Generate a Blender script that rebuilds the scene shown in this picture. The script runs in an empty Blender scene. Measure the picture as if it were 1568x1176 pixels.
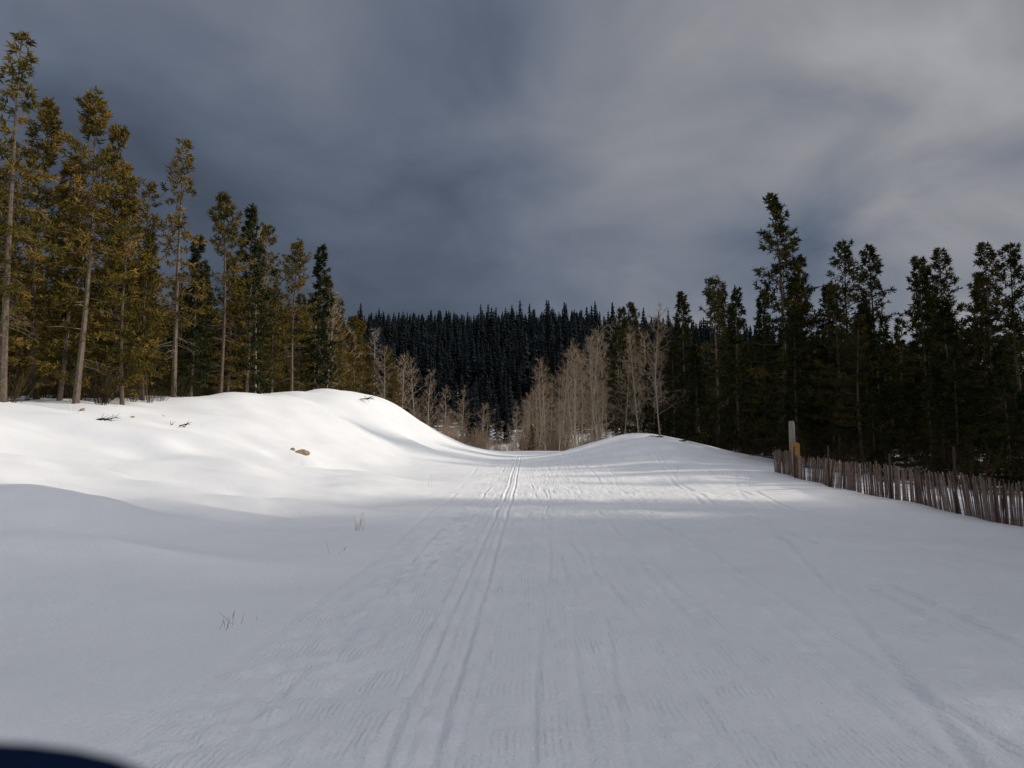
import bpy, math, random
import numpy as np
from mathutils import Vector, Matrix

random.seed(7)
scene = bpy.context.scene
scene.view_settings.view_transform = 'Standard'
scene.view_settings.look = 'None'
scene.view_settings.exposure = 0
COL = scene.collection

# ------------------------------------------------------------------ helpers
_tab = np.random.default_rng(3).random((256, 256))
def vnoise(x, y, seed=0):
    x = np.asarray(x, float) + seed * 17.31
    y = np.asarray(y, float) + seed * 9.73
    xi = np.floor(x).astype(int); yi = np.floor(y).astype(int)
    fx = x - xi; fy = y - yi
    fx = fx * fx * fx * (fx * (fx * 6 - 15) + 10); fy = fy * fy * fy * (fy * (fy * 6 - 15) + 10)
    a = _tab[xi & 255, yi & 255]; b = _tab[(xi + 1) & 255, yi & 255]
    c = _tab[xi & 255, (yi + 1) & 255]; d = _tab[(xi + 1) & 255, (yi + 1) & 255]
    return (a * (1 - fx) + b * fx) * (1 - fy) + (c * (1 - fx) + d * fx) * fy - 0.5

def ss(a, b, t):
    t = np.clip((np.asarray(t, float) - a) / (b - a), 0, 1)
    return t * t * (3 - 2 * t)

def track_x(y):
    return -0.62 + 0.021 * y

def height(x, y):
    x = np.asarray(x, float); y = np.asarray(y, float)
    z = 1.0 * ss(22, 78, y) - 7.2 * ss(80, 138, y)
    t = np.clip((y - 150) / 300, 0, 1)
    ridge = 74 + 4 * np.sin(x / 70 + 1.0) - 0.055 * x + 12 * vnoise(x / 60, y / 90, 5)
    taper = 1 - 0.45 * ss(200, 520, np.abs(x))
    z = z + ridge * taper * t ** 0.92 * (1 - 0.5 * ss(460, 900, y))
    lb = ss(3.5, 22, -x)
    z = z + lb * 4.0 * ss(0, 45, y) * (1 - 0.8 * ss(95, 140, y))
    z = z + ss(18, 45, -x) * 2.6 * ss(42, 90, y) * (1 - 0.8 * ss(95, 140, y))
    z = z + 3.55 * np.exp(-0.5 * ((x + 11.4) / 4.8) ** 2 - 0.5 * ((y - 57) / 9.0) ** 2)
    z = z + 1.9 * np.exp(-0.5 * ((x - 9.3) / 3.9) ** 2 - 0.5 * ((y - 51) / 7.0) ** 2)
    z = z - 0.25 * ss(4, 12, x) * ss(34, 14, y) + 0.9 * ss(14, 30, x) * ss(10, 40, y) * (1 - ss(80, 130, y))
    off = ss(1.0, 6.0, -(x + 1.0))
    amp = ss(8, 24, y) * (1 - ss(150, 200, y))
    z = z + amp * 0.34 * vnoise(x / 11 + y / 60, y / 4.2, 1) * (0.5 + 0.9 * off)
    far = (1 - ss(80, 150, y))
    z = z + off * far * 0.66 * vnoise(x / 7.5 + 3 + y / 18, y / 3.0 + x / 11, 2)
    z = z + off * far * 0.48 * vnoise(x / 3.1 + y / 9, y / 1.7 + x / 8, 8)
    z = z + off * (1 - ss(40, 70, y)) * 0.16 * vnoise(x / 1.4, y / 0.8 + x / 3, 9)
    z = z + ss(2, 7, x) * 0.16 * vnoise(x / 3.0, y / 3.0, 4) * (1 - ss(100, 160, y))
    return z

def detail(x, y):
    d = x - track_x(y)
    z = np.zeros_like(d)
    wob = 0.02 * np.sin(y * 0.9) + 0.012 * np.sin(y * 2.3)
    for c in (-0.125, 0.125):
        g = np.exp(-((d - c - wob * 0.5) / 0.036) ** 4)
        z -= 0.036 * g * (0.75 + 1.0 * vnoise(y * 1.3, c * 10, 6))
        for e in (-0.075, 0.075):
            z += 0.015 * np.exp(-((d - c - e) / 0.03) ** 2) * (1 + 2.2 * vnoise(x * 9, y * 4, 3))
    groom = ss(-2.0, -1.2, d) * (1 - ss(7.5, 9.5, d)) * (1 - ss(60, 80, y))
    z += groom * 0.009 * vnoise(d / 0.22, y / 5, 12)
    z += groom * 0.012 * vnoise(d / 0.07, y / 0.6, 13)
    for (x0, m, w, dep) in ((0.75, 0.03, 0.025, 0.017), (1.0, 0.012, 0.025, 0.014), (1.6, -0.035, 0.03, 0.015), (0.35, 0.055, 0.025, 0.010),
                            (1.25, 0.05, 0.025, 0.014), (2.1, 0.02, 0.03, 0.014), (2.4, -0.02, 0.03, 0.014), (2.9, 0.06, 0.03, 0.014),
                            (4.3, 0.10, 0.05, 0.034), (4.6, 0.10, 0.05, 0.032), (5.7, 0.16, 0.05, 0.034), (3.2, 0.02, 0.05, 0.022), (3.4, 0.24, 0.05, 0.028), (6.4, 0.10, 0.06, 0.03),
                            (-1.15, 0.015, 0.04, 0.024), (-1.5, -0.02, 0.05, 0.02)):
        dd = d - (x0 + m * (y - 6) + 0.05 * np.sin(y * 0.5 + x0 * 3))
        msk = ss(-0.25, 0.15, vnoise(y / 1.7, x0 * 3.3, 14))
        z -= dep * np.exp(-(dd / w) ** 2) * msk
        z += 0.4 * dep * np.exp(-((dd - 1.8 * w) / w) ** 2) * msk
    ch = np.exp(-((d + 0.95) / 0.55) ** 2) * (1 - ss(14, 24, y))
    z += ch * 0.08 * np.clip(vnoise(x / 0.14, y / 0.18, 20), -0.25, 0.5)
    z += groom * 0.014 * vnoise(x / 0.09, y / 0.10, 21)
    z += groom * 0.11 * np.clip(vnoise(x / 0.17, y / 0.2, 25) - 0.28, 0, 1)
    pat = ss(-0.1, 0.25, vnoise(x / 1.3, y / 2.0, 28))
    z += groom * pat * 0.038 * vnoise(x / 0.28, y / 0.35, 26)
    z += 0.055 * vnoise(x / 0.9, y / 1.1, 22) * groom
    z += (1 - groom) * (0.016 * vnoise(x / 0.3, y / 0.3, 27))
    return z

def set_mesh(name, V, F, mats, mat_idx=None, tint=None, smooth=False):
    me = bpy.data.meshes.new(name)
    V = np.asarray(V, np.float32)
    me.vertices.add(len(V)); me.vertices.foreach_set('co', V.ravel())
    F = np.asarray(F, np.int32)
    n = F.shape[0]; k = F.shape[1]
    me.loops.add(n * k); me.loops.foreach_set('vertex_index', F.ravel())
    me.polygons.add(n)
    me.polygons.foreach_set('loop_start', np.arange(0, n * k, k, dtype=np.int32))
    for m in mats: me.materials.append(m)
    if mat_idx is not None: me.polygons.foreach_set('material_index', np.asarray(mat_idx, np.int32))
    me.polygons.foreach_set('use_smooth', np.full(n, smooth, dtype=bool))
    if tint is not None:
        a = me.attributes.new('tint', 'FLOAT', 'FACE')
        a.data.foreach_set('value', np.asarray(tint, np.float32))
    me.update(calc_edges=True)
    return me

def add_obj(name, me, loc=(0, 0, 0), rot=(0, 0, 0), scale=(1, 1, 1), parent=None):
    o = bpy.data.objects.new(name, me)
    o.location = loc; o.rotation_euler = rot; o.scale = scale
    COL.objects.link(o)
    if parent: o.parent = parent
    return o

class MB:
    def __init__(s): s.V = []; s.F = []; s.M = []; s.T = []
    def quad(s, a, b, c, d, m, t):
        i = len(s.V); s.V += [a, b, c, d]; s.F.append((i, i + 1, i + 2, i + 3)); s.M.append(m); s.T.append(t)
    def tube(s, pts, rad, m, t, n=5):
        rings = []
        for k, p in enumerate(pts):
            p = np.array(p, float)
            q = np.array(pts[min(k + 1, len(pts) - 1)], float) - np.array(pts[max(k - 1, 0)], float)
            q /= (np.linalg.norm(q) + 1e-9)
            u = np.cross(q, (0.31, 0.95, 0.1) if abs(q[2]) > 0.5 else (0, 0, 1.0)); u /= (np.linalg.norm(u) + 1e-9)
            v = np.cross(q, u)
            i0 = len(s.V)
            for j in range(n):
                a = 2 * math.pi * j / n
                s.V.append(tuple(p + rad[k] * (math.cos(a) * u + math.sin(a) * v)))
            rings.append(i0)
        for k in range(len(rings) - 1):
            for j in range(n):
                s.F.append((rings[k] + j, rings[k] + (j + 1) % n, rings[k + 1] + (j + 1) % n, rings[k + 1] + j)); s.M.append(m); s.T.append(t)
    def box(s, c, ax, ay, az, m, t):
        c = np.array(c, float); ax = np.array(ax, float); ay = np.array(ay, float); az = np.array(az, float)
        i = len(s.V)
        for sz in (-1, 1):
            for sx, sy in ((-1, -1), (1, -1), (1, 1), (-1, 1)):
                s.V.append(tuple(c + sx * ax + sy * ay + sz * az))
        for f in ((0, 3, 2, 1), (4, 5, 6, 7), (0, 1, 5, 4), (1, 2, 6, 5), (2, 3, 7, 6), (3, 0, 4, 7)):
            s.F.append(tuple(i + q for q in f)); s.M.append(m); s.T.append(t)
    def mesh(s, name, mats, smooth=False):
        return set_mesh(name, s.V, s.F, mats, s.M, s.T, smooth)
    def arr(s):
        return np.array(s.V, float), np.array(s.F, int), np.array(s.M, int), np.array(s.T, float)

def replicate(name, bases, xf, mats, smooth=False):
    VV = []; FF = []; MM = []; TT = []; off = 0
    for (bi, x, y, z, sc, sz, r, ts) in xf:
        V, F, M, T = bases[bi]
        c, s_ = math.cos(r), math.sin(r)
        W = np.empty_like(V)
        W[:, 0] = (V[:, 0] * c - V[:, 1] * s_) * sc + x
        W[:, 1] = (V[:, 0] * s_ + V[:, 1] * c) * sc + y
        W[:, 2] = V[:, 2] * sz + z
        VV.append(W); FF.append(F + off); MM.append(M); TT.append(np.clip(T + ts, 0, 1)); off += len(V)
    return set_mesh(name, np.concatenate(VV), np.concatenate(FF), mats, np.concatenate(MM), np.concatenate(TT), smooth)

# ------------------------------------------------------------------ materials
def new_mat(name):
    m = bpy.data.materials.new(name); m.use_nodes = True
    nt = m.node_tree; b = nt.nodes['Principled BSDF']
    return m, nt, b
def N(nt, t, **kw):
    n = nt.nodes.new(t)
    for k, v in kw.items(): setattr(n, k, v)
    return n
def L(nt, a, b): nt.links.new(a, b)

def tint_mat(name, stops, rough=0.9, objvar=0.25, noise=None, spec=0.0):
    m, nt, b = new_mat(name)
    at = N(nt, 'ShaderNodeAttribute', attribute_name='tint')
    oi = N(nt, 'ShaderNodeObjectInfo')
    ma = N(nt, 'ShaderNodeMath', operation='MULTIPLY_ADD'); ma.inputs[1].default_value = objvar; L(nt, oi.outputs['Random'], ma.inputs[0])
    L(nt, at.outputs['Fac'], ma.inputs[2])
    src = ma.outputs[0]
    if noise:
        tc = N(nt, 'ShaderNodeTexCoord'); nz = N(nt, 'ShaderNodeTexNoise'); nz.inputs['Scale'].default_value = noise
        nz.inputs['Detail'].default_value = 3
        L(nt, tc.outputs['Object'], nz.inputs['Vector'])
        m2 = N(nt, 'ShaderNodeMath', operation='MULTIPLY_ADD'); m2.inputs[1].default_value = 0.9; L(nt, nz.outputs['Fac'], m2.inputs[0])
        m3 = N(nt, 'ShaderNodeMath', operation='SUBTRACT'); m3.inputs[1].default_value = 0.45
        L(nt, src, m2.inputs[2]); L(nt, m2.outputs[0], m3.inputs[0]); src = m3.outputs[0]
    cr = N(nt, 'ShaderNodeValToRGB'); L(nt, src, cr.inputs[0])
    e = cr.color_ramp.elements
    while len(e) < len(stops): e.new(0.5)
    for i, (p, c) in enumerate(stops): e[i].position = p; e[i].color = (*c, 1)
    if spec == 0.0:
        df = N(nt, 'ShaderNodeBsdfDiffuse'); L(nt, cr.outputs[0], df.inputs[0]); L(nt, df.outputs[0], nt.nodes['Material Output'].inputs[0]); nt.nodes.remove(b)
    else:
        L(nt, cr.outputs[0], b.inputs['Base Color']); b.inputs['Roughness'].default_value = rough; b.inputs['Specular IOR Level'].default_value = spec
    return m

M_bark = tint_mat('pine_bark', [(0, (0.035, 0.026, 0.02)), (0.5, (0.085, 0.065, 0.05)), (1, (0.19, 0.155, 0.12))], noise=9)
M_pine = tint_mat('pine_needles', [(0, (0.024, 0.025, 0.009)), (0.4, (0.066, 0.057, 0.015)), (0.75, (0.125, 0.090, 0.020)), (1, (0.18, 0.11, 0.03))], objvar=0.3)
M_pine2 = tint_mat('shade_toned_pine_needles', [(0, (0.012, 0.017, 0.009)), (0.5, (0.034, 0.037, 0.014)), (1, (0.085, 0.066, 0.02))], objvar=0.3)  # right-stand copy of the pine needles, backlit shade painted into the colour
M_spruce = tint_mat('spruce_needles', [(0, (0.009, 0.014, 0.008)), (0.6, (0.027, 0.033, 0.014)), (1, (0.065, 0.058, 0.02))])
M_dark = tint_mat('shade_toned_distant_spruce', [(0, (0.008, 0.011, 0.013)), (0.6, (0.015, 0.019, 0.021)), (1, (0.026, 0.030, 0.030))], objvar=0)  # cloud shadow over the far hill is put into this near-black colour
M_twig = tint_mat('bare_twigs', [(0, (0.085, 0.066, 0.052)), (0.5, (0.22, 0.165, 0.118)), (1, (0.38, 0.29, 0.20))], objvar=0.25)
M_aspenbark = tint_mat('aspen_bark', [(0, (0.12, 0.10, 0.08)), (0.5, (0.28, 0.24, 0.19)), (1, (0.42, 0.38, 0.31))], noise=6)
M_deadwood = tint_mat('dead_wood', [(0, (0.10, 0.085, 0.07)), (0.5, (0.19, 0.165, 0.14)), (1, (0.3, 0.27, 0.24))], noise=8)
M_slat = tint_mat('fence_slat_wood', [(0, (0.07, 0.045, 0.037)), (0.5, (0.20, 0.14, 0.115)), (0.85, (0.30, 0.235, 0.205)), (1, (0.40, 0.36, 0.33))], noise=7, objvar=0)
M_metal = tint_mat('rusted_steel', [(0, (0.03, 0.022, 0.018)), (1, (0.09, 0.06, 0.045))], rough=0.7, noise=15, objvar=0, spec=0.4)
M_board = tint_mat('orange_plywood', [(0, (0.30, 0.15, 0.05)), (0.5, (0.45, 0.24, 0.09)), (1, (0.55, 0.34, 0.16))], noise=6, objvar=0)
M_grass = tint_mat('dry_grass', [(0, (0.22, 0.17, 0.09)), (1, (0.42, 0.34, 0.2))], objvar=0)
M_rock = tint_mat('rock', [(0, (0.10, 0.07, 0.045)), (0.5, (0.26, 0.19, 0.12)), (1, (0.38, 0.3, 0.2))], noise=5, objvar=0)
M_brush = tint_mat('undergrowth', [(0, (0.02, 0.018, 0.010)), (0.6, (0.05, 0.038, 0.02)), (1, (0.10, 0.07, 0.035))], objvar=0.2)
M_glove = tint_mat('glove_fabric', [(0, (0.006, 0.012, 0.035)), (1, (0.012, 0.025, 0.07))], noise=60, objvar=0)

# snow
M_snow, nt, b = new_mat('snow')
geo = N(nt, 'ShaderNodeNewGeometry')
lit = N(nt, 'ShaderNodeAttribute', attribute_name='litter')
n1 = N(nt, 'ShaderNodeTexNoise'); n1.inputs['Scale'].default_value = 0.5; n1.inputs['Detail'].default_value = 5; n1.inputs['Roughness'].default_value = 0.65
L(nt, geo.outputs['Position'], n1.inputs['Vector'])
ad = N(nt, 'ShaderNodeMath', operation='ADD'); L(nt, lit.outputs['Fac'], ad.inputs[0]); L(nt, n1.outputs['Fac'], ad.inputs[1])
cr = N(nt, 'ShaderNodeValToRGB'); L(nt, ad.outputs[0], cr.inputs[0])
cr.color_ramp.elements[0].position = 0.93; cr.color_ramp.elements[0].color = (0, 0, 0, 1)
cr.color_ramp.elements[1].position = 1.0; cr.color_ramp.elements[1].color = (1, 1, 1, 1)
sr = N(nt, 'ShaderNodeValToRGB'); L(nt, n1.outputs['Fac'], sr.inputs[0])
sr.color_ramp.elements[0].position = 0.3; sr.color_ramp.elements[0].color = (0.79, 0.805, 0.82, 1)
sr.color_ramp.elements[1].position = 0.7; sr.color_ramp.elements[1].color = (0.85, 0.865, 0.88, 1)
mx = N(nt, 'ShaderNodeMix', data_type='RGBA'); L(nt, cr.outputs[0], mx.inputs[0]); L(nt, sr.outputs[0], mx.inputs[6]); mx.inputs[7].default_value = (0.035, 0.027, 0.018, 1)
L(nt, mx.outputs[2], b.inputs['Base Color'])
b.inputs['Roughness'].default_value = 0.65; b.inputs['Specular IOR Level'].default_value = 0.25
gm = N(nt, 'ShaderNodeAttribute', attribute_name='groom')
sp = N(nt, 'ShaderNodeSeparateXYZ'); L(nt, geo.outputs['Position'], sp.inputs[0])
def MM_(op, a, b_=None, c=None):
    n = N(nt, 'ShaderNodeMath', operation=op)
    for i, v in enumerate((a, b_, c)):
        if v is None: continue
        if isinstance(v, (int, float)): n.inputs[i].default_value = v
        else: L(nt, v, n.inputs[i])
    return n.outputs[0]
wn = N(nt, 'ShaderNodeTexNoise'); wn.inputs['Scale'].default_value = 1.9; wn.inputs['Detail'].default_value = 3; L(nt, geo.outputs['Position'], wn.inputs['Vector'])
dx = MM_('MULTIPLY_ADD', sp.outputs[1], -0.021, sp.outputs[0])
dx = MM_('MULTIPLY_ADD', wn.outputs['Fac'], 0.05, dx)
cord = MM_('SINE', MM_('MULTIPLY', dx, 2 * math.pi / 0.042))
br = N(nt, 'ShaderNodeMapRange'); L(nt, wn.outputs['Fac'], br.inputs[0]); br.inputs[1].default_value = 0.42; br.inputs[2].default_value = 0.66
cord = MM_('MULTIPLY', MM_('MULTIPLY', cord, br.outputs[0]), gm.outputs['Fac'])
b1 = N(nt, 'ShaderNodeBump'); b1.inputs['Strength'].default_value = 1.0; b1.inputs['Distance'].default_value = 0.0026; L(nt, cord, b1.inputs['Height'])
n4 = N(nt, 'ShaderNodeTexNoise'); n4.inputs['Scale'].default_value = 18; n4.inputs['Detail'].default_value = 4; n4.inputs['Roughness'].default_value = 0.75; L(nt, geo.outputs['Position'], n4.inputs['Vector'])
b2 = N(nt, 'ShaderNodeBump'); b2.inputs['Strength'].default_value = 0.9; b2.inputs['Distance'].default_value = 0.03; L(nt, n4.outputs['Fac'], b2.inputs['Height']); L(nt, b1.outputs[0], b2.inputs['Normal'])
L(nt, b2.outputs[0], b.inputs['Normal'])

# ------------------------------------------------------------------ terrain
def lines(segs):
    out = []
    for a, b_, st in segs: out += list(np.arange(a, b_, st))
    return np.array(out)
def grow(start, end, st, k):
    o = [start]; s = st
    while o[-1] < end: o.append(o[-1] + s); s *= k
    return np.array(o)
xr = grow(9, 1500, 0.10, 1.06); xl = -grow(6, 1500, 0.10, 1.045)[::-1]
xs = np.concatenate([xl[:-1], lines([(-6, -1.6, 0.06), (-1.6, 1.0, 0.022), (1.0, 5, 0.035), (5.0, 9, 0.06)]), xr])
ys = np.concatenate([-grow(0, 900, 0.3, 1.12)[::-1][:-1], lines([(0, 2.2, 0.2), (2.2, 14, 0.045), (14, 26, 0.11)]), grow(26, 2600, 0.18, 1.013)])
X, Y = np.meshgrid(xs, ys)
w = np.clip(1 - np.abs(X) / 40, 0, 1) * np.clip(1 - (Y - 30) / 60, 0, 1) * (Y > 0)
X = X + 0.021 * np.clip(Y, 0, 90) * w
Z = height(X, Y) + detail(X, Y) * (1 - ss(40, 70, Y)) * ss(-12, -8, X) * (1 - ss(12, 16, X))
ny, nx = X.shape
idx = np.arange(ny * nx).reshape(ny, nx)
F = np.stack([idx[:-1, :-1], idx[:-1, 1:], idx[1:, 1:], idx[1:, :-1]], -1).reshape(-1, 4)
me = set_mesh('snow_ground', np.stack([X, Y, Z], -1).reshape(-1, 3), F, [M_snow], smooth=True)
litter = (0.62 * ss(172, 200, Y) + 0.50 * ss(14.2, 17, X) * ss(16, 26, Y) * (1 - ss(120, 150, Y)) + 0.41 * ss(19, 26, -X - 0.0) * ss(33, 40, Y) * (1 - ss(120, 150, Y))
          + 0.38 * ss(88, 105, Y) * (1 - ss(160, 200, Y)))
a = me.attributes.new('litter', 'FLOAT', 'POINT'); a.data.foreach_set('value', litter.ravel().astype(np.float32))
g = ss(-2.0, -1.2, X - track_x(Y)) * (1 - ss(7.5, 9.5, X - track_x(Y))) * (1 - ss(25, 45, Y))
a = me.attributes.new('groom', 'FLOAT', 'POINT'); a.data.foreach_set('value', g.ravel().astype(np.float32))
add_obj('snow_ground', me)
print('terrain', X.shape)

def hz(x, y): return float(height(x, y))

# ------------------------------------------------------------------ tree builders
def nrm(v): return v / (math.sqrt(float(np.dot(v, v))) + 1e-9)

def conifer(seed, H=14, crown=0.3, width=0.12, nb=110, tufts=15, tl=0.30, tw=0.031, droop=0.1, kind='pine', dead=14, gap=0.25, fill=1.0, top=0.75, nn=7):
    r = np.random.default_rng(seed); mb = MB()
    lean = r.normal(0, 0.014, 2); bend = r.normal(0, 0.18, 2)
    def tp(h):
        q = h / H
        return np.array([lean[0] * h + bend[0] * math.sin(q * 3.1), lean[1] * h + bend[1] * math.sin(q * 2.6 + 0.4), h])
    rb = 0.010 * H
    hs = np.linspace(-0.3, H, 11)
    mb.tube([tp(h) for h in hs], [max(rb * (1 - h / H) ** 0.8, 0.012) if h > 0 else rb * 1.15 for h in hs], 0, 0.5, n=7)
    for i in range(dead):
        h = r.uniform(0.08, crown + 0.1) * H; az = r.uniform(0, 6.28); ln = r.uniform(0.5, 1.6)
        d = np.array([math.cos(az), math.sin(az), r.uniform(-0.5, 0.15)])
        p = tp(h); m1 = p + d * ln * 0.55; e = p + d * ln + np.array([0, 0, -0.12])
        mb.tube([p, m1, e], [0.02, 0.013, 0.004], 0, 0.55, n=3)
        for k in range(4):
            q = p + d * ln * r.uniform(0.3, 0.95); e2 = q + r.normal(0, 0.22, 3)
            mb.tube([q, e2], [0.009, 0.003], 0, 0.5, n=3)
    gaps = [(r.uniform(crown, 0.9) * H, r.uniform(0, 6.28)) for _ in range(int(gap * 12))]
    for i in range(nb):
        q = (i + r.uniform(0, 1)) / nb
        q = q ** 0.92
        h = (crown + (0.985 - crown) * q) * H
        az = i * 2.39996 + r.normal(0, 0.5)
        skip = False
        for gh, ga in gaps:
            if abs(h - gh) < 0.05 * H and abs(((az - ga + math.pi) % (2 * math.pi)) - math.pi) < 0.9: skip = True
        if skip: continue
        prof = (1 - q) ** (top if kind == 'pine' else 0.9) * min(1, 0.55 + q * 2.2)
        ln = H * width * prof * r.uniform(0.45, 1.35) + 0.22
        up = (-droop + 0.75 * q ** 1.3 + r.normal(0, 0.15))
        d = nrm(np.array([math.cos(az), math.sin(az), up]))
        p = tp(h)
        curve = (0.22 if kind == 'pine' else -0.1)
        mid = p + d * ln * 0.5 + np.array([0, 0, -0.04 * ln]); e = p + d * ln + np.array([0, 0, curve * ln * 0.5])
        mb.tube([p, mid, e], [0.012 + 0.008 * ln, 0.01 + 0.004 * ln, 0.004], 0, 0.35, n=3)
        bt = float(np.clip(r.normal(0.42, 0.19), 0, 1))
        nt_ = int(max(3, tufts * (0.35 + ln / (H * width)) * fill))
        side = nrm(np.cross(d, (0, 0, 1)))
        for k in range(nt_):
            s = (0.22 + 0.8 * r.random() ** 0.8)
            c = (p * (1 - s) ** 2 + 2 * mid * s * (1 - s) + e * s * s)
            sp = (1 - abs(s - 0.45)) * 0.34 * ln
            c = c + side * r.uniform(-1, 1) * sp + np.array([0, 0, r.normal(0, 0.07)])
            tt = float(np.clip(bt + r.normal(0, 0.10) + 0.12 * (s - 0.5), 0, 1))
            od = nrm(d + side * r.uniform(-0.7, 0.7) + np.array([0, 0, 0.35 if kind == 'pine' else -0.25]))
            for j in range(nn):
                dd = nrm(od * 0.6 + r.normal(0, 0.6, 3)); l = tl * r.uniform(0.5, 1.2)
                sv = r.normal(0, 1, 3); sd = np.array([dd[1] * sv[2] - dd[2] * sv[1], dd[2] * sv[0] - dd[0] * sv[2], dd[0] * sv[1] - dd[1] * sv[0]])
                sd = nrm(sd) * tw * r.uniform(0.7, 1.3)
                c0 = c + dd * (l * -0.1); m_ = c + dd * l * 0.45
                mb.quad(tuple(c0), tuple(m_ + sd), tuple(c + dd * l), tuple(m_ - sd), 1, tt)
    return mb

def bare_tree(seed, H=12, nb=26, low=0.25, spread=0.22, ang=0.9, sub=7, tw=5, r0=0.1, tww=0.011, jit=0.25):
    r = np.random.default_rng(seed); mb = MB()
    bend = r.normal(0, 0.4, 2); lean = r.normal(0, 0.04, 2)
    def tp(h):
        q = h / H
        return np.array([lean[0] * h + bend[0] * math.sin(q * 2.8), lean[1] * h + bend[1] * math.sin(q * 2.2), h])
    hs = np.linspace(-0.3, H * 0.97, 10)
    mb.tube([tp(h) for h in hs], [max(r0 * (1 - h / H) ** 0.8, 0.012) for h in hs], 0, 0.6, n=6)
    for i in range(nb):
        q = (i + r.random()) / nb; h = (low + (0.96 - low) * q) * H
        az = i * 2.4 + r.normal(0, 0.4)
        ln = H * spread * (1.05 - 0.75 * q) * r.uniform(0.45, 1.3)
        d = nrm(np.array([math.cos(az), math.sin(az), ang + r.normal(0, jit)]))
        kink = r.normal(0, 0.12 * ln, 3)
        p = tp(h); mid = p + d * ln * 0.5 + kink; e = p + nrm(d + np.array([0, 0, 0.25])) * ln
        mb.tube([p, mid, e], [0.03 * (1.1 - q) + 0.006, 0.018, 0.006], 0, 0.4, n=3)
        for k in range(sub):
            s = 0.2 + 0.8 * (k + r.random()) / sub
            c = p * (1 - s) + e * s if s > 1 else (p * (1 - 2 * s) + mid * 2 * s if s < 0.5 else mid * (2 - 2 * s) + e * (2 * s - 1))
            d2 = nrm(d + r.normal(0, 0.6, 3) + np.array([0, 0, 0.2])); l2 = ln * 0.42 * r.uniform(0.5, 1.2)
            e2 = c + d2 * l2
            tt = float(np.clip(r.normal(0.5, 0.2), 0, 1))
            mb.tube([c, e2], [0.010, 0.005], 1, tt, n=3)
            for j in range(tw):
                c3 = c + d2 * l2 * r.uniform(0.2, 1); d3 = nrm(d2 + r.normal(0, 0.6, 3) + np.array([0, 0, 0.15])); l3 = r.uniform(0.2, 0.65)
                sd = nrm(np.cross(d3, r.normal(0, 1, 3))) * tww
                mb.quad(tuple(c3 - sd), tuple(c3 + sd), tuple(c3 + d3 * l3 + sd * 0.4), tuple(c3 + d3 * l3 - sd * 0.4), 1, tt)
    return mb

def shrub(seed, H=2.5, n=26, spread=0.5, w=0.012):
    r = np.random.default_rng(seed); mb = MB()
    for i in range(n):
        az = r.uniform(0, 6.28); t = r.uniform(0.05, spread)
        d = nrm(np.array([math.cos(az) * t, math.sin(az) * t, 1])); l = H * r.uniform(0.5, 1.05)
        p = np.array([math.cos(az), math.sin(az), 0]) * r.uniform(0, 0.35)
        tt = float(np.clip(r.normal(0.4, 0.2), 0, 1))
        mid = p + d * l * 0.5; e = p + nrm(d + r.normal(0, 0.1, 3)) * l
        mb.tube([p, mid, e], [w, w * 0.8, w * 0.3], 1, tt, n=3)
        for k in range(9):
            s = r.uniform(0.25, 1); c = p + d * l * s; dd = nrm(d + r.normal(0, 0.35, 3)); ll = H * 0.22 * r.uniform(0.5, 1.2)
            sd = nrm(np.cross(dd, r.normal(0, 1, 3))) * w * 0.7
            mb.quad(tuple(c - sd), tuple(c + sd), tuple(c + dd * ll + sd * 0.3), tuple(c + dd * ll - sd * 0.3), 1, tt)
    return mb

PM = [M_bark, M_pine]; SM = [M_bark, M_spruce]
H0 = 14.0
pines = [conifer(21, crown=0.22, width=0.145, nb=110, droop=0.15, gap=0.5).mesh('pine_a', PM),
         conifer(22, crown=0.32, width=0.15, nb=95, droop=0.05, gap=0.5, top=0.6).mesh('pine_b', PM),
         conifer(23, crown=0.15, width=0.14, nb=125, droop=0.2, gap=0.4).mesh('pine_c', PM),
         conifer(24, crown=0.35, width=0.15, nb=90, droop=0.0, gap=0.6, dead=24, top=0.6).mesh('pine_d', PM),
         conifer(25, crown=0.07, width=0.165, nb=140, droop=0.15, gap=0.3).mesh('pine_e', PM)]
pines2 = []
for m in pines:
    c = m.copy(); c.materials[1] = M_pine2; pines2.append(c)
spruces = [conifer(31, crown=0.06, width=0.15, nb=150, tufts=12, tl=0.36, droop=0.25, kind='spruce', gap=0.2, dead=8, tw=0.040).mesh('spruce_a', SM),
           conifer(32, crown=0.10, width=0.13, nb=140, tufts=12, tl=0.36, droop=0.3, kind='spruce', gap=0.3, dead=8, tw=0.040).mesh('spruce_b', SM),
           conifer(33, crown=0.04, width=0.18, nb=150, tufts=12, tl=0.36, droop=0.2, kind='spruce', gap=0.15, dead=4, tw=0.040).mesh('spruce_c', SM)]
sparse = [conifer(41, crown=0.28, width=0.12, nb=85, tufts=9, droop=0.3, kind='spruce', gap=0.5, dead=26).mesh('sparse_pine_a', PM),
          conifer(42, crown=0.33, width=0.13, nb=80, tufts=9, droop=0.2, gap=0.6, dead=22).mesh('sparse_pine_b', PM)]
snagm = bare_tree(52, H=14, nb=80, low=0.1, spread=0.11, ang=-0.1, sub=6, tw=4, r0=0.13).mesh('dead_snag', [M_deadwood, M_deadwood])
aspens_mb = [bare_tree(61, H=H0, nb=34, low=0.22, jit=0.4), bare_tree(62, H=H0, nb=36, low=0.15, spread=0.25, ang=0.8, jit=0.4), bare_tree(63, H=H0, nb=34, low=0.18, spread=0.22, ang=1.0, jit=0.45), bare_tree(64, H=H0, nb=28, low=0.3, spread=0.2, ang=0.5, jit=0.4, tw=4)]
AM = [M_aspenbark, M_twig]
aspens = [m.mesh('aspen_%d' % i, AM) for i, m in enumerate(aspens_mb)]

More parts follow.
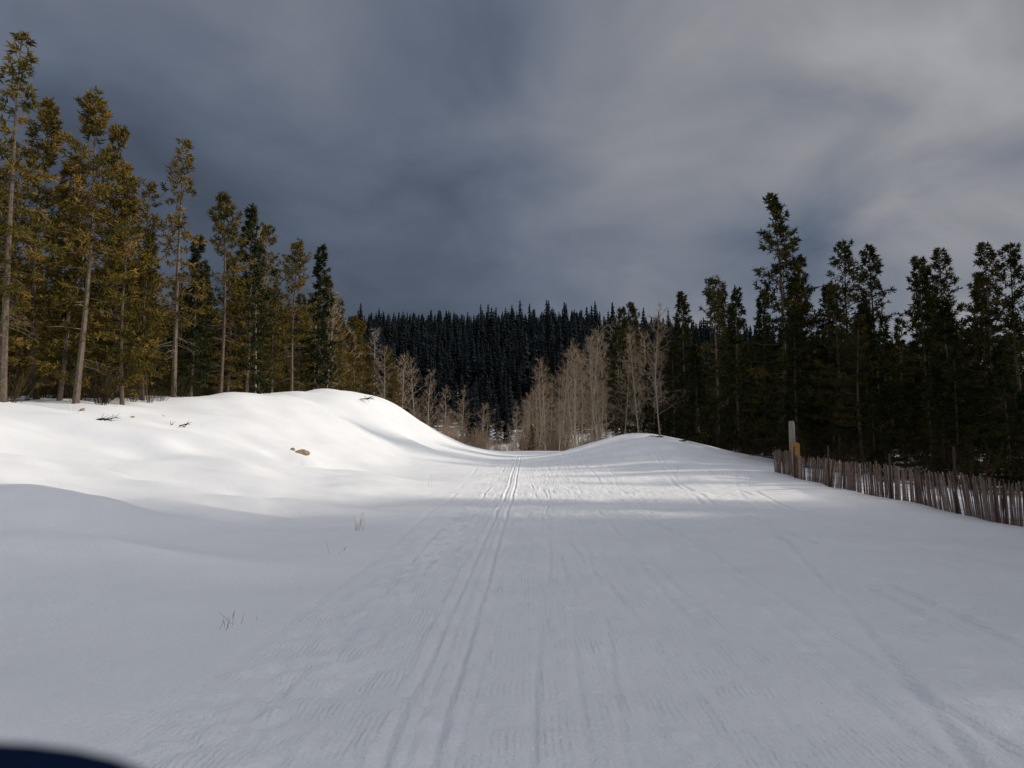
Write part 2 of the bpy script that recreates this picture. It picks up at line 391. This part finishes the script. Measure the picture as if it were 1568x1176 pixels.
def plant(kind, x, y, h, var=None, wide=1.0):
    pn = pines2 if x > 0 else pines
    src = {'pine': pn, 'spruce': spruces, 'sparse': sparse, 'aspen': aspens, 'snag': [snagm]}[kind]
    me = src[var % len(src)] if var is not None else random.choice(src)
    nm = {'pine': 'pine_tree', 'spruce': 'spruce_tree', 'sparse': 'pine_tree', 'aspen': 'bare_aspen_tree', 'snag': 'dead_tree'}[kind]
    s = h / H0; w = s * wide * (1.15 if h < 9 else 1.0)
    return add_obj(nm, me, (x, y, hz(x, y) - 0.05), (0, 0, random.uniform(0, 6.28)), (w, w, s))

front = [
 # left stand
 ('sparse', -22.3, 32.0, 17.0, 0), ('pine', -24.7, 38, 16.4, 0), ('pine', -21.2, 35.5, 15.8, 1), ('pine', -22.3, 40, 15.7, 2),
 ('sparse', -21.3, 42, 13.1, 1), ('sparse', -19.9, 43, 15.8, 0), ('spruce', -19.6, 44.5, 10.4, 1), ('pine', -18.8, 47, 13.2, 3), ('spruce', -18.2, 50, 13.5, 0),
 ('pine', -18.9, 54, 13.0, 1), ('pine', -17.2, 57, 12.6, 3), ('spruce', -16.0, 60, 13.0, 1), ('pine', -17.0, 66, 11.9, 4), ('pine', -16.1, 68, 10.5, 2),
 ('pine', -16.6, 76, 10.7, 4), ('snag', -15.4, 82, 11.6, 0), ('pine', -17.5, 84, 11.4, 1), ('aspen', -16.0, 72, 9, 0), ('aspen', -14.2, 80, 9.2, 1), ('aspen', -13.6, 88, 9, 2),
 ('pine', -26.5, 35, 14, 4), ('pine', -24.0, 33.5, 11, 2), ('pine', -20.4, 38.5, 11.4, 4), ('aspen', -18.3, 52, 11.9, 3), ('aspen', -16.8, 62, 11.5, 1), ('aspen', -16.3, 64, 9.5, 0),
 ('pine', -22.8, 36.5, 12.5, 4), ('pine', -20.6, 41, 9.8, 2), ('pine', -19.2, 49, 9.5, 4), ('pine', -17.6, 53.5, 9.5, 2), ('pine', -17.2, 59, 8.6, 4), ('pine', -15.9, 71, 8.3, 2),
 ('pine', -14.9, 77, 7.5, 4), ('pine', -14.6, 86, 10.0, 4), ('pine', -13.0, 81, 7.0, 2), ('aspen', -12.8, 84, 9.0, 1), ('aspen', -12.0, 92, 11, 0), ('aspen', -11.0, 98, 11, 2), ('aspen', -9.5, 104, 11, 3), ('aspen', -7.5, 108, 10.5, 1), ('aspen', -4.6, 114, 12, 2),
 # right stand
 ('pine', 16.8, 46, 17.3, 4), ('pine', 19.3, 48, 13.6, 2), ('spruce', 15.9, 51, 11.8, 0), ('pine', 16.3, 58, 14.2, 3), ('spruce', 15.3, 65, 14.6, 1),
 ('pine', 17.6, 61, 13.8, 0), ('spruce', 14.6, 58, 8.5, 2), ('pine', 19.8, 42, 12.9, 1), ('pine', 22.2, 44, 13.0, 0), ('pine', 21.4, 38, 11.0, 2), ('spruce', 22.8, 39.5, 10.8, 1),
 ('pine', 21.9, 33.2, 10.6, 4), ('pine', 21.6, 30.6, 9.9, 1), ('spruce', 20.6, 34.5, 8.2, 0), ('spruce', 18.6, 38, 8.8, 2), ('pine', 18.2, 41, 10.4, 2), ('pine', 17.6, 36.5, 8.0, 4),
 ('spruce', 16.6, 42.5, 9.0, 0), ('spruce', 13.7, 62, 9.0, 1), ('spruce', 12.3, 66, 8.0, 2), ('pine', 12.2, 74, 15.5, 4), ('pine', 10.6, 69, 13.9, 2),
 ('spruce', 19.6, 45, 11.0, 1), ('spruce', 23.5, 36.0, 9.5, 2), ('pine', 24.5, 41.0, 12.0, 4), ('spruce', 17.9, 52.0, 12.0, 1), ('pine', 20.5, 52, 13.0, 4), ('pine', 13.6, 66, 12.0, 4),
 ('spruce', 17.5, 25.0, 3.6, 2), ('spruce', 18.4, 27.3, 4.8, 0), ('spruce', 17.2, 29.2, 3.4, 2), ('spruce', 19.6, 29.2, 5.6, 2), ('spruce', 18.0, 31.6, 4.4, 0), ('spruce', 16.0, 31.5, 2.4, 2), ('spruce', 16.6, 33.5, 3.4, 1),
 ('spruce', 16.4, 26.2, 2.4, 1), ('spruce', 19.6, 32.4, 5.8, 1),
 ('aspen', 12.7, 66, 13.2, 0), ('aspen', 10.6, 70, 12.5, 3), ('aspen', 9.0, 74, 12.0, 2), ('aspen', 8.4, 79, 14.0, 0), ('aspen', 11.2, 64, 10.5, 2), ('aspen', 7.2, 84, 13.0, 3),
 ('aspen', 6.0, 90, 13.2, 0), ('aspen', 4.4, 95, 13.4, 2), ('aspen', 3.3, 97, 13.0, 1), ('aspen', 9.6, 80, 13.5, 2), ('aspen', 5.6, 86, 9.5, 1), ('aspen', 7.9, 72, 8.5, 0), ('aspen', 10.0, 66, 8.0, 3),
 ('aspen', 11.6, 76, 14, 3), ('aspen', 10.2, 86, 14, 1), ('aspen', 7.6, 92, 14, 2), ('aspen', 12.8, 84, 14, 1), ('aspen', 5.0, 101, 12.5, 3), ('aspen', 2.6, 104, 11, 2), ('aspen', 12.2, 60, 9.0, 3), ('aspen', 8.8, 68, 7.0, 2),
 ('aspen', 6.6, 77, 8.0, 2), ('aspen', 5.2, 81, 7.0, 1), ('aspen', 4.0, 88, 8.5, 3), ('aspen', 1.9, 99, 9.5, 1), ('aspen', 1.2, 108, 11.0, 3), ('aspen', 3.6, 109, 13.5, 1),
 ('aspen', 11.9, 69, 11.5, 1), ('aspen', 9.4, 76, 10.5, 3), ('aspen', 8.2, 87, 12.0, 0), ('aspen', 6.4, 95, 12.0, 3), ('aspen', 13.4, 70, 11.0, 2), ('aspen', 7.0, 80, 11.0, 0),
 ('spruce', 4.9, 112, 18.5, 1), ('spruce', 1.3, 90, 2.6, 2), ('spruce', 2.5, 92, 4.0, 2),
]
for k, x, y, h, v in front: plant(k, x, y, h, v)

# ---- forest interior: one merged mass per stand
def remap(a):
    V, F, M, T = a; M = M.copy(); M[M == 1] = 2; return V, F, M, T
lods = [conifer(91, crown=0.12, width=0.16, nb=80, tufts=7, tl=0.5, tw=0.070, nn=5, dead=4).arr(),
        conifer(92, crown=0.2, width=0.15, nb=75, tufts=7, tl=0.5, tw=0.070, nn=5, dead=8, top=0.6).arr(),
        remap(conifer(93, crown=0.06, width=0.15, nb=90, tufts=7, tl=0.5, tw=0.070, nn=5, dead=4, kind='spruce', droop=0.25).arr())]
pts = [(f[1], f[2]) for f in front]
def far_enough(x, y, d):
    return all((x - a) ** 2 + (y - b_) ** 2 > d * d for a, b_ in pts)
def scatter(out, n, fx, hfun, dmin):
    c = 0; t = 0
    while c < n and t < n * 40:
        t += 1
        x, y = fx()
        if x is None or not far_enough(x, y, dmin): continue
        pts.append((x, y)); h = hfun(x, y); s = h / H0
        out.append((random.randrange(3), x, y, hz(x, y) - 0.1, s * (1.15 if h < 9 else 1), s, random.uniform(0, 6.28), random.uniform(-0.15, 0.3))); c += 1
def leftzone():
    y = random.uniform(38, 100); x = -random.uniform(18, 55)
    edge = -22 + (y - 34) * 0.14
    if x > min(edge, -17.5) - 1.5 or x < -0.75 * y - 3: return None, None
    return x, y
def ul():
    y = random.uniform(36, 80); x = -random.uniform(17, 42)
    if x > -20.5 + (y - 36) * 0.12: return None, None
    return x, y
LZ = []
scatter(LZ, 85, leftzone, lambda x, y: random.uniform(8.5, 12.5), 2.1)
scatter(LZ, 45, ul, lambda x, y: random.uniform(1.5, 4.8), 1.0)
add_obj('background_forest', replicate('left_stand_interior', lods, LZ, [M_bark, M_pine, M_spruce]))
def rightzone():
    y = random.uniform(33, 95); x = random.uniform(16.5, 55)
    if x < 19 and y < 45: return None, None
    if x < 0.2 * y + 5 or x > 0.75 * y + 3: return None, None
    return x, y
def ur():
    y = random.uniform(27, 70); x = random.uniform(15.6, 34)
    return (x, y)
def offright():
    y = random.uniform(-14, 21); x = random.uniform(15, 36)
    if x < 0.75 * max(y, 0) + 5.0: return None, None
    return x, y
RZ = []
scatter(RZ, 80, rightzone, lambda x, y: random.uniform(7.5, 9.0) + 0.05 * (y - 30), 2.1)
scatter(RZ, 65, ur, lambda x, y: random.uniform(1.8, 5.0), 1.0)
scatter(RZ, 52, offright, lambda x, y: random.uniform(15, 20), 2.5)
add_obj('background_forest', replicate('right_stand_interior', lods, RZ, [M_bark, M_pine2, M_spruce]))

# ------------------------------------------------------------------ aspen grove + willow thicket beyond crest (masses)
ab = [bare_tree(81, H=H0, nb=26, low=0.2, sub=5, tw=4, tww=0.017, jit=0.4).arr(), bare_tree(82, H=H0, nb=26, low=0.15, spread=0.25, ang=0.8, sub=5, tw=4, tww=0.017, jit=0.4).arr()]
xf = []
for i in range(180):
    y = random.uniform(98, 175); x = random.uniform(-30, 38)
    if -3 < x < 1.0 and y < 112: continue
    h = random.uniform(7, 12.5) * (0.85 if x < 0 else 1.05); s = h / H0
    xf.append((random.randrange(2), x, y, hz(x, y) - 0.1, s * 1.25, s, random.uniform(0, 6.28), random.uniform(-0.45, 0.1)))
add_obj('distant_aspen_grove', replicate('distant_aspen_grove', ab, xf, AM))
sb = [shrub(71).arr(), shrub(72, spread=0.7).arr(), shrub(73, spread=0.35, n=30).arr()]
xf = []
for i in range(640):
    y = random.uniform(84, 170); x = random.uniform(-26, 32)
    if -3.5 < x < 1.0 and y < 104: continue
    s = random.uniform(0.7, 1.8)
    xf.append((random.randrange(3), x, y, hz(x, y) - 0.1, s, s, random.uniform(0, 6.28), random.uniform(-0.4, 0.2)))
add_obj('willow_thicket', replicate('willow_thicket', sb, xf, [M_twig, M_twig]))
xf = []
for i in range(600):
    if i % 2:
        y = random.uniform(24, 75); x = random.uniform(15.0, 36)
    else:
        y = random.uniform(34, 85); x = -random.uniform(17, 45)
        if x > -20 + (y - 36) * 0.1: continue
    s = random.uniform(0.25, 0.85)
    xf.append((random.randrange(3), x, y, hz(x, y) - 0.1, s * 1.3, s, random.uniform(0, 6.28), random.uniform(-0.3, 0.3)))
add_obj('forest_undergrowth', replicate('forest_undergrowth', sb, xf, [M_brush, M_brush]))

# ------------------------------------------------------------------ distant forest
def far_spruce(seed):
    r = np.random.default_rng(seed); mb = MB(); H = 1.0
    mb.tube([(0, 0, -0.05), (0, 0, 0.98)], [0.012, 0.002], 0, 0.3, n=3)
    nt_ = 12
    for k in range(nt_):
        q = k / nt_; h = 0.08 + 0.9 * q; R = 0.15 * (1 - q) ** 0.85 + 0.012
        for j in range(6):
            az = j * 1.05 + k * 0.5 + r.normal(0, 0.2); rr = R * r.uniform(0.55, 1.25)
            c, s_ = math.cos(az), math.sin(az); wd = rr * 0.45
            mb.quad((0, 0, h + 0.07), (c * rr * 0.6 - s_ * wd, s_ * rr * 0.6 + c * wd, h + 0.005), (c * rr, s_ * rr, h - 0.03), (c * rr * 0.6 + s_ * wd, s_ * rr * 0.6 - c * wd, h + 0.005), 0, float(np.clip(r.normal(0.45, 0.2), 0, 1)))
    return mb.arr()
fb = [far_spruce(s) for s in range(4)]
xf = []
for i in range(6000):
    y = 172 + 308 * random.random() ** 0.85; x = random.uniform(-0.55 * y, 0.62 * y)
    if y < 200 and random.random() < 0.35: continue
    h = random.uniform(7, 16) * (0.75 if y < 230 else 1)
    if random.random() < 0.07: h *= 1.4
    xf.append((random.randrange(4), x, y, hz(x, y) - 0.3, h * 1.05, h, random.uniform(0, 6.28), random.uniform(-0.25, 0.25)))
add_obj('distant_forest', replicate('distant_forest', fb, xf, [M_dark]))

# ------------------------------------------------------------------ snow fence
mb = MB(); r = np.random.default_rng(5)
def fpos(t):
    y = 10.5 + 25.0 * t
    x = 11.1 + 1.75 * t ** 0.8 + 0.18 * math.sin(t * 17) + 0.08 * math.sin(t * 41)
    return x, y
nsl = 400
for i in range(nsl):
    t = i / nsl; x, y = fpos(t); x2, y2 = fpos(t + 0.003)
    if r.random() < 0.03: continue
    tan = nrm(np.array([x2 - x, y2 - y, 0])); nor = np.array([tan[1], -tan[0], 0])
    lean = 0.08 * math.sin(t * 23) + r.normal(0, 0.05)
    ll = 0.10 * math.sin(t * 9 + 1)
    up = nrm(np.array([0, 0, 1.0]) + tan * lean + nor * ll)
    hgt = 1.2 + r.normal(0, 0.04) - 0.10 * (0.5 + 0.5 * math.sin(t * 31))
    z0 = hz(x, y) - 0.12
    c = np.array([x, y, z0]) + up * hgt / 2
    yaw = r.normal(0, 0.25)
    t2 = tan * math.cos(yaw) + nor * math.sin(yaw); n2_ = nor * math.cos(yaw) - tan * math.sin(yaw)
    mb.box(c, t2 * 0.026, n2_ * 0.006, up * hgt / 2, 0, float(np.clip(r.normal(0.45, 0.27), 0, 1)))
for hh in (0.25, 0.5, 0.78, 1.0):
    P = []
    for i in range(0, 111):
        t = i / 110; x, y = fpos(t); P.append((x - 0.012, y, hz(x, y) - 0.12 + hh + 0.012 * math.sin(i * 1.7)))
    mb.tube(P, [0.005] * len(P), 1, 0.4, n=4)
for t, hp in ((0.0, 1.6), (0.18, 1.5), (0.37, 1.78), (0.53, 1.45), (0.72, 1.6), (0.9, 1.4)):
    x, y = fpos(t); z0 = hz(x, y)
    mb.box((x - 0.045, y, z0 + hp / 2 - 0.2), (0.024, 0, 0), (0, 0.03, 0), (0.012, 0.012, hp / 2 + 0.2), 1, 0.5)
    mb.box((x - 0.072, y, z0 + hp / 2 - 0.2), (0.004, 0, 0), (0, 0.008, 0), (0.012, 0.012, hp / 2 + 0.2), 1, 0.3)
add_obj('snow_fence', mb.mesh('snow_fence', [M_slat, M_metal]))

mb = MB(); px, py = 13.45, 35.2; pz = hz(px, py)
mb.tube([(px, py, pz - 0.3), (px + 0.01, py, pz + 1.1), (px + 0.0, py, pz + 2.35), (px - 0.01, py, pz + 2.5)], [0.16, 0.15, 0.14, 0.11], 0, 0.75, n=9)
mb.quad((px - .1, py - .1, pz + 2.49), (px + .1, py - .1, pz + 2.49), (px + .1, py + .1, pz + 2.5), (px - .1, py + .1, pz + 2.5), 0, 0.9)
def prism(pl, y0, y1, m, t):
    i = len(mb.V)
    for (a, c) in pl: mb.V.append((a, y0, c))
    for (a, c) in pl: mb.V.append((a, y1, c))
    mb.F.append((i, i + 1, i + 2, i + 3)); mb.F.append((i + 7, i + 6, i + 5, i + 4)); mb.M += [m, m]; mb.T += [t, t]
    for k in range(4):
        mb.F.append((i + k, i + 4 + k, i + 4 + (k + 1) % 4, i + (k + 1) % 4)); mb.M.append(m); mb.T.append(t)
prism([(px - 0.20, pz - 0.1), (px + 0.30, pz - 0.1), (px + 0.27, pz + 1.42), (px - 0.10, pz + 1.55)], py - 0.21, py - 0.175, 1, 0.5)
prism([(px - 0.33, pz - 0.1), (px - 0.215, pz - 0.1), (px - 0.15, pz + 1.0), (px - 0.2, pz + 1.05)], py - 0.21, py - 0.18, 0, 0.3)
add_obj('wooden_trail_post', mb.mesh('wooden_trail_post', [M_deadwood, M_board]))

# ------------------------------------------------------------------ small things
def grass(x, y, n, h, spr, seed):
    r = np.random.default_rng(seed); mb = MB()
    for i in range(n):
        bx, by = r.normal(0, spr, 2); d = nrm(np.array([r.normal(0, 0.22), r.normal(0, 0.22), 1])); l = h * r.uniform(0.5, 1.1)
        p = np.array([bx, by, -0.03]); e = p + d * l + np.array([r.normal(0, 0.05), 0, 0])
        mb.tube([p, (p + e) / 2 + r.normal(0, 0.008, 3), e], [0.0022, 0.0018, 0.0008], 0, float(r.random()), n=3)
        if i % 3 == 0:
            mb.tube([e - d * 0.07, e - d * 0.02, e + d * 0.02], [0.001, 0.004, 0.001], 0, 0.8, n=4)
    add_obj('dry_grass_tuft', mb.mesh('dry_grass', [M_grass]), (x, y, hz(x, y)))
for i, (x, y, n, h, s) in enumerate(((-2.9, 14.0, 9, 0.34, 0.04), (-2.45, 6.7, 7, 0.14, 0.08), (-18.0, 30, 6, 0.7, 0.08), (-3.1, 28, 3, 0.5, 0.06), (-9.5, 33, 6, 0.4, 0.1),
                                     (-14.5, 34, 5, 0.5, 0.15), (7.6, 34, 6, 0.5, 0.1), (9.6, 30, 6, 0.5, 0.2), (-2.7, 11.0, 2, 0.25, 0.04), (10.0, 33, 7, 0.45, 0.3))):
    grass(x, y, n, h, s, 100 + i)

def rock(x, y, sx, sy, sz, seed, name='rock'):
    import bmesh
    bm = bmesh.new(); bmesh.ops.create_icosphere(bm, subdivisions=3, radius=1)
    rr = random.Random(seed)
    for v in bm.verts:
        n = vnoise(v.co.x * 1.6 + seed, v.co.y * 1.6 + v.co.z * 1.3, 2)
        v.co *= 1 + 0.55 * float(n)
        v.co.x *= sx; v.co.y *= sy; v.co.z *= sz
    me = bpy.data.meshes.new(name); bm.to_mesh(me); bm.free(); me.materials.append(M_rock)
    a = me.attributes.new('tint', 'FLOAT', 'FACE'); a.data.foreach_set('value', [0.5] * len(me.polygons))
    add_obj(name, me, (x, y, hz(x, y) + sz * 0.2), (0, 0, rr.uniform(0, 6)))
rock(-10.0, 35, 0.34, 0.24, 0.17, 1); rock(-10.5, 35.2, 0.12, 0.1, 0.1, 2); rock(-17.2, 36, 0.16, 0.12, 0.12, 3); rock(-19.4, 33, 0.12, 0.1, 0.1, 4); rock(-17.4, 33.5, 0.12, 0.12, 0.08, 5)

def branch(x, y, L_, n, az, seed, name='fallen_branch'):
    r = np.random.default_rng(seed); mb = MB()
    for i in range(n):
        a = az + r.normal(0, 0.5); d = np.array([math.cos(a), math.sin(a), r.uniform(0.0, 0.35)]); p = np.array([*r.normal(0, 0.15, 2), 0.0]); l = L_ * r.uniform(0.4, 1)
        m = p + d * l * 0.5 + r.normal(0, 0.05, 3); e = p + d * l
        mb.tube([p, m, e], [0.03, 0.022, 0.008], 0, 0.1, n=4)
        for k in range(4):
            q = p + d * l * r.uniform(0.3, 0.9); mb.tube([q, q + nrm(d + r.normal(0, 0.6, 3)) * 0.3], [0.012, 0.004], 0, 0.1, n=3)
    add_obj(name, mb.mesh(name, [M_brush]), (x, y, hz(x, y) + 0.03))
branch(10.9, 47, 1.6, 5, 0.1, 1); branch(9.6, 48, 0.9, 3, 3.0, 2); branch(-11.0, 53, 1.6, 4, -0.3, 3); branch(-17.3, 30.5, 0.8, 4, 0.1, 4); branch(-13.3, 55, 1.0, 3, 3.1, 5)
branch(-15.0, 33, 0.6, 3, 1.5, 6)

# ------------------------------------------------------------------ light & world
SUN_EL = math.radians(28); SUN_AZ = math.radians(92)
sd = bpy.data.lights.new('sun', 'SUN'); sd.energy = 3.0; sd.angle = math.radians(3.5); sd.color = (1.0, 0.90, 0.75)
so = bpy.data.objects.new('sun', sd); COL.objects.link(so)
dirv = Vector((math.sin(SUN_AZ) * math.cos(SUN_EL), math.cos(SUN_AZ) * math.cos(SUN_EL), math.sin(SUN_EL)))
so.rotation_euler = dirv.to_track_quat('Z', 'Y').to_euler(); so.location = dirv * 100

wd = bpy.data.worlds.new('World'); scene.world = wd; wd.use_nodes = True
nt = wd.node_tree; bg = nt.nodes['Background']; bg.inputs[1].default_value = 0.1
sky = N(nt, 'ShaderNodeTexSky', sky_type='NISHITA'); sky.sun_disc = False; sky.sun_elevation = SUN_EL; sky.sun_rotation = SUN_AZ
tc = N(nt, 'ShaderNodeTexCoord'); sep = N(nt, 'ShaderNodeSeparateXYZ'); L(nt, tc.outputs['Generated'], sep.inputs[0])
def M2(op, a, b_=None, c=None):
    n = N(nt, 'ShaderNodeMath', operation=op)
    for i, v in enumerate((a, b_, c)):
        if v is None: continue
        if isinstance(v, (int, float)): n.inputs[i].default_value = v
        else: L(nt, v, n.inputs[i])
    return n.outputs[0]
def MR(v, a, b_, c, d):
    n = N(nt, 'ShaderNodeMapRange', interpolation_type='SMOOTHSTEP'); L(nt, v, n.inputs[0])
    for i, q in enumerate((a, b_, c, d)): n.inputs[i + 1].default_value = q
    return n.outputs[0]
x_, y_, z_ = sep.outputs
zz = M2('ADD', M2('MAXIMUM', z_, 0.0), 0.30)
cmb = N(nt, 'ShaderNodeCombineXYZ'); L(nt, M2('DIVIDE', x_, zz), cmb.inputs[0]); L(nt, M2('DIVIDE', y_, zz), cmb.inputs[1])
def noise(scale, det, off, rough=0.5, dist=0.0, sx=1.0):
    mp = N(nt, 'ShaderNodeMapping'); mp.inputs['Location'].default_value = off; mp.inputs['Scale'].default_value = (sx, 1, 1); L(nt, cmb.outputs[0], mp.inputs[0])
    n = N(nt, 'ShaderNodeTexNoise'); n.inputs['Scale'].default_value = scale; n.inputs['Detail'].default_value = det; n.inputs['Roughness'].default_value = rough; n.inputs['Distortion'].default_value = dist
    L(nt, mp.outputs[0], n.inputs['Vector']); return n.outputs['Fac']
na = noise(1.1, 2, (3.1, 1.7, 0), 0.5, 0.5, 0.9)
nb_ = noise(2.8, 4, (7.7, 4.2, 0), 0.5, 0.4, 1.0)
up = MR(z_, 0.12, 0.62, 0.0, 1.0)
right = MR(x_, -0.15, 0.6, 0.0, 1.0)
back = MR(y_, 0.6, -0.2, 0.0, 1.0)
high = MR(z_, 0.55, 0.95, 0.0, 1.0)
sunny = MR(x_, -0.6, 0.9, 0.2, 1.8)
lum = M2('MULTIPLY_ADD', up, 0.075, 0.10)
lum = M2('MULTIPLY_ADD', M2('MULTIPLY', right, M2('MULTIPLY_ADD', up, 0.50, 0.78)), 0.175, lum)
nn = M2('MULTIPLY_ADD', M2('SUBTRACT', na, 0.5), 1.4, M2('MULTIPLY_ADD', M2('SUBTRACT', nb_, 0.5), 1.3, 1.0))
nn = M2('MAXIMUM', nn, 0.5)
lum = M2('MULTIPLY', lum, nn)
lum = M2('MULTIPLY_ADD', M2('MULTIPLY', M2('MAXIMUM', back, high), sunny), 0.52, lum)
hue = MR(lum, 0.07, 0.3, 0.0, 1.0)
cm = N(nt, 'ShaderNodeMix', data_type='RGBA'); L(nt, hue, cm.inputs[0]); cm.inputs[6].default_value = (0.78, 1.0, 1.42, 1); cm.inputs[7].default_value = (0.99, 1.0, 1.08, 1)
vm = N(nt, 'ShaderNodeVectorMath', operation='SCALE'); L(nt, cm.outputs[2], vm.inputs[0]); L(nt, M2('MULTIPLY', lum, 10.0), vm.inputs['Scale'])
cov = M2('MULTIPLY_ADD', back, -0.2, 0.97)
fm = N(nt, 'ShaderNodeMix', data_type='RGBA'); L(nt, cov, fm.inputs[0]); L(nt, sky.outputs[0], fm.inputs[6]); L(nt, vm.outputs[0], fm.inputs[7])
L(nt, fm.outputs[2], bg.inputs[0])

# ------------------------------------------------------------------ camera
cd = bpy.data.cameras.new('camera'); cd.sensor_width = 36; cd.lens = 25.7; cd.clip_start = 0.02; cd.clip_end = 5000
cd.dof.use_dof = True; cd.dof.focus_distance = 12; cd.dof.aperture_fstop = 12
co = bpy.data.objects.new('camera', cd); COL.objects.link(co)
CZ = 1.6 + hz(0, 0)
co.location = (0, 0, CZ); co.rotation_euler = (math.radians(90 + 4.85), 0, 0)
scene.camera = co

# photographer's gloved hand: fingertip just enters the lower-left corner of the view
gm_ = bpy.data.meshes.new('ski_glove')
K = []; E = []; R = []
def chain(points, rads, root=None):
    prev = root
    for p, rr in zip(points, rads):
        K.append(p); R.append(rr); i = len(K) - 1
        if prev is not None: E.append((prev, i))
        prev = i
    return prev
gx, gy, gz = -0.141, 0.095, CZ - 0.0712     # palm centre
palm = chain([(gx - 0.16, gy - 0.03, gz - 0.16), (gx - 0.09, gy - 0.02, gz - 0.09), (gx - 0.045, gy, gz - 0.03), (gx, gy, gz)], [0.045, 0.036, 0.030, 0.030])
for (dy, dz, ln) in ((-0.006, 0.020, 0.100), (0.006, -0.008, 0.090), (0.010, -0.036, 0.080), (0.004, -0.060, 0.064)):
    a0 = (gx + 0.028, gy + dy, gz + dz * 0.75)
    chain([a0, (gx + 0.02 + ln * 0.45, gy + dy + 0.006, gz + dz + 0.002), (gx + 0.01 + ln * 0.8, gy + dy + 0.004, gz + dz + 0.002), (gx + ln, gy + dy - 0.002, gz + dz - 0.001)],
          [0.016, 0.0135, 0.0125, 0.011], palm)
chain([(gx - 0.01, gy - 0.028, gz + 0.006), (gx + 0.02, gy - 0.045, gz - 0.004), (gx + 0.05, gy - 0.052, gz - 0.016)], [0.018, 0.015, 0.012], palm)
gm_.from_pydata(K, E, [])
go = bpy.data.objects.new('ski_glove', gm_); COL.objects.link(go)
sk = go.modifiers.new('skin', 'SKIN'); sk.use_smooth_shade = True
if not gm_.skin_vertices: print('no skin layer')
else:
    for i, v in enumerate(gm_.skin_vertices[0].data): v.radius = (R[i], R[i]); v.use_root = (i == palm)
sb2 = go.modifiers.new('sub', 'SUBSURF'); sb2.levels = 2; sb2.render_levels = 2
gm_.materials.append(M_glove)
bpy.context.view_layer.update()
print('faces', sum(len(m.polygons) for m in bpy.data.meshes), 'objs', len(bpy.data.objects))
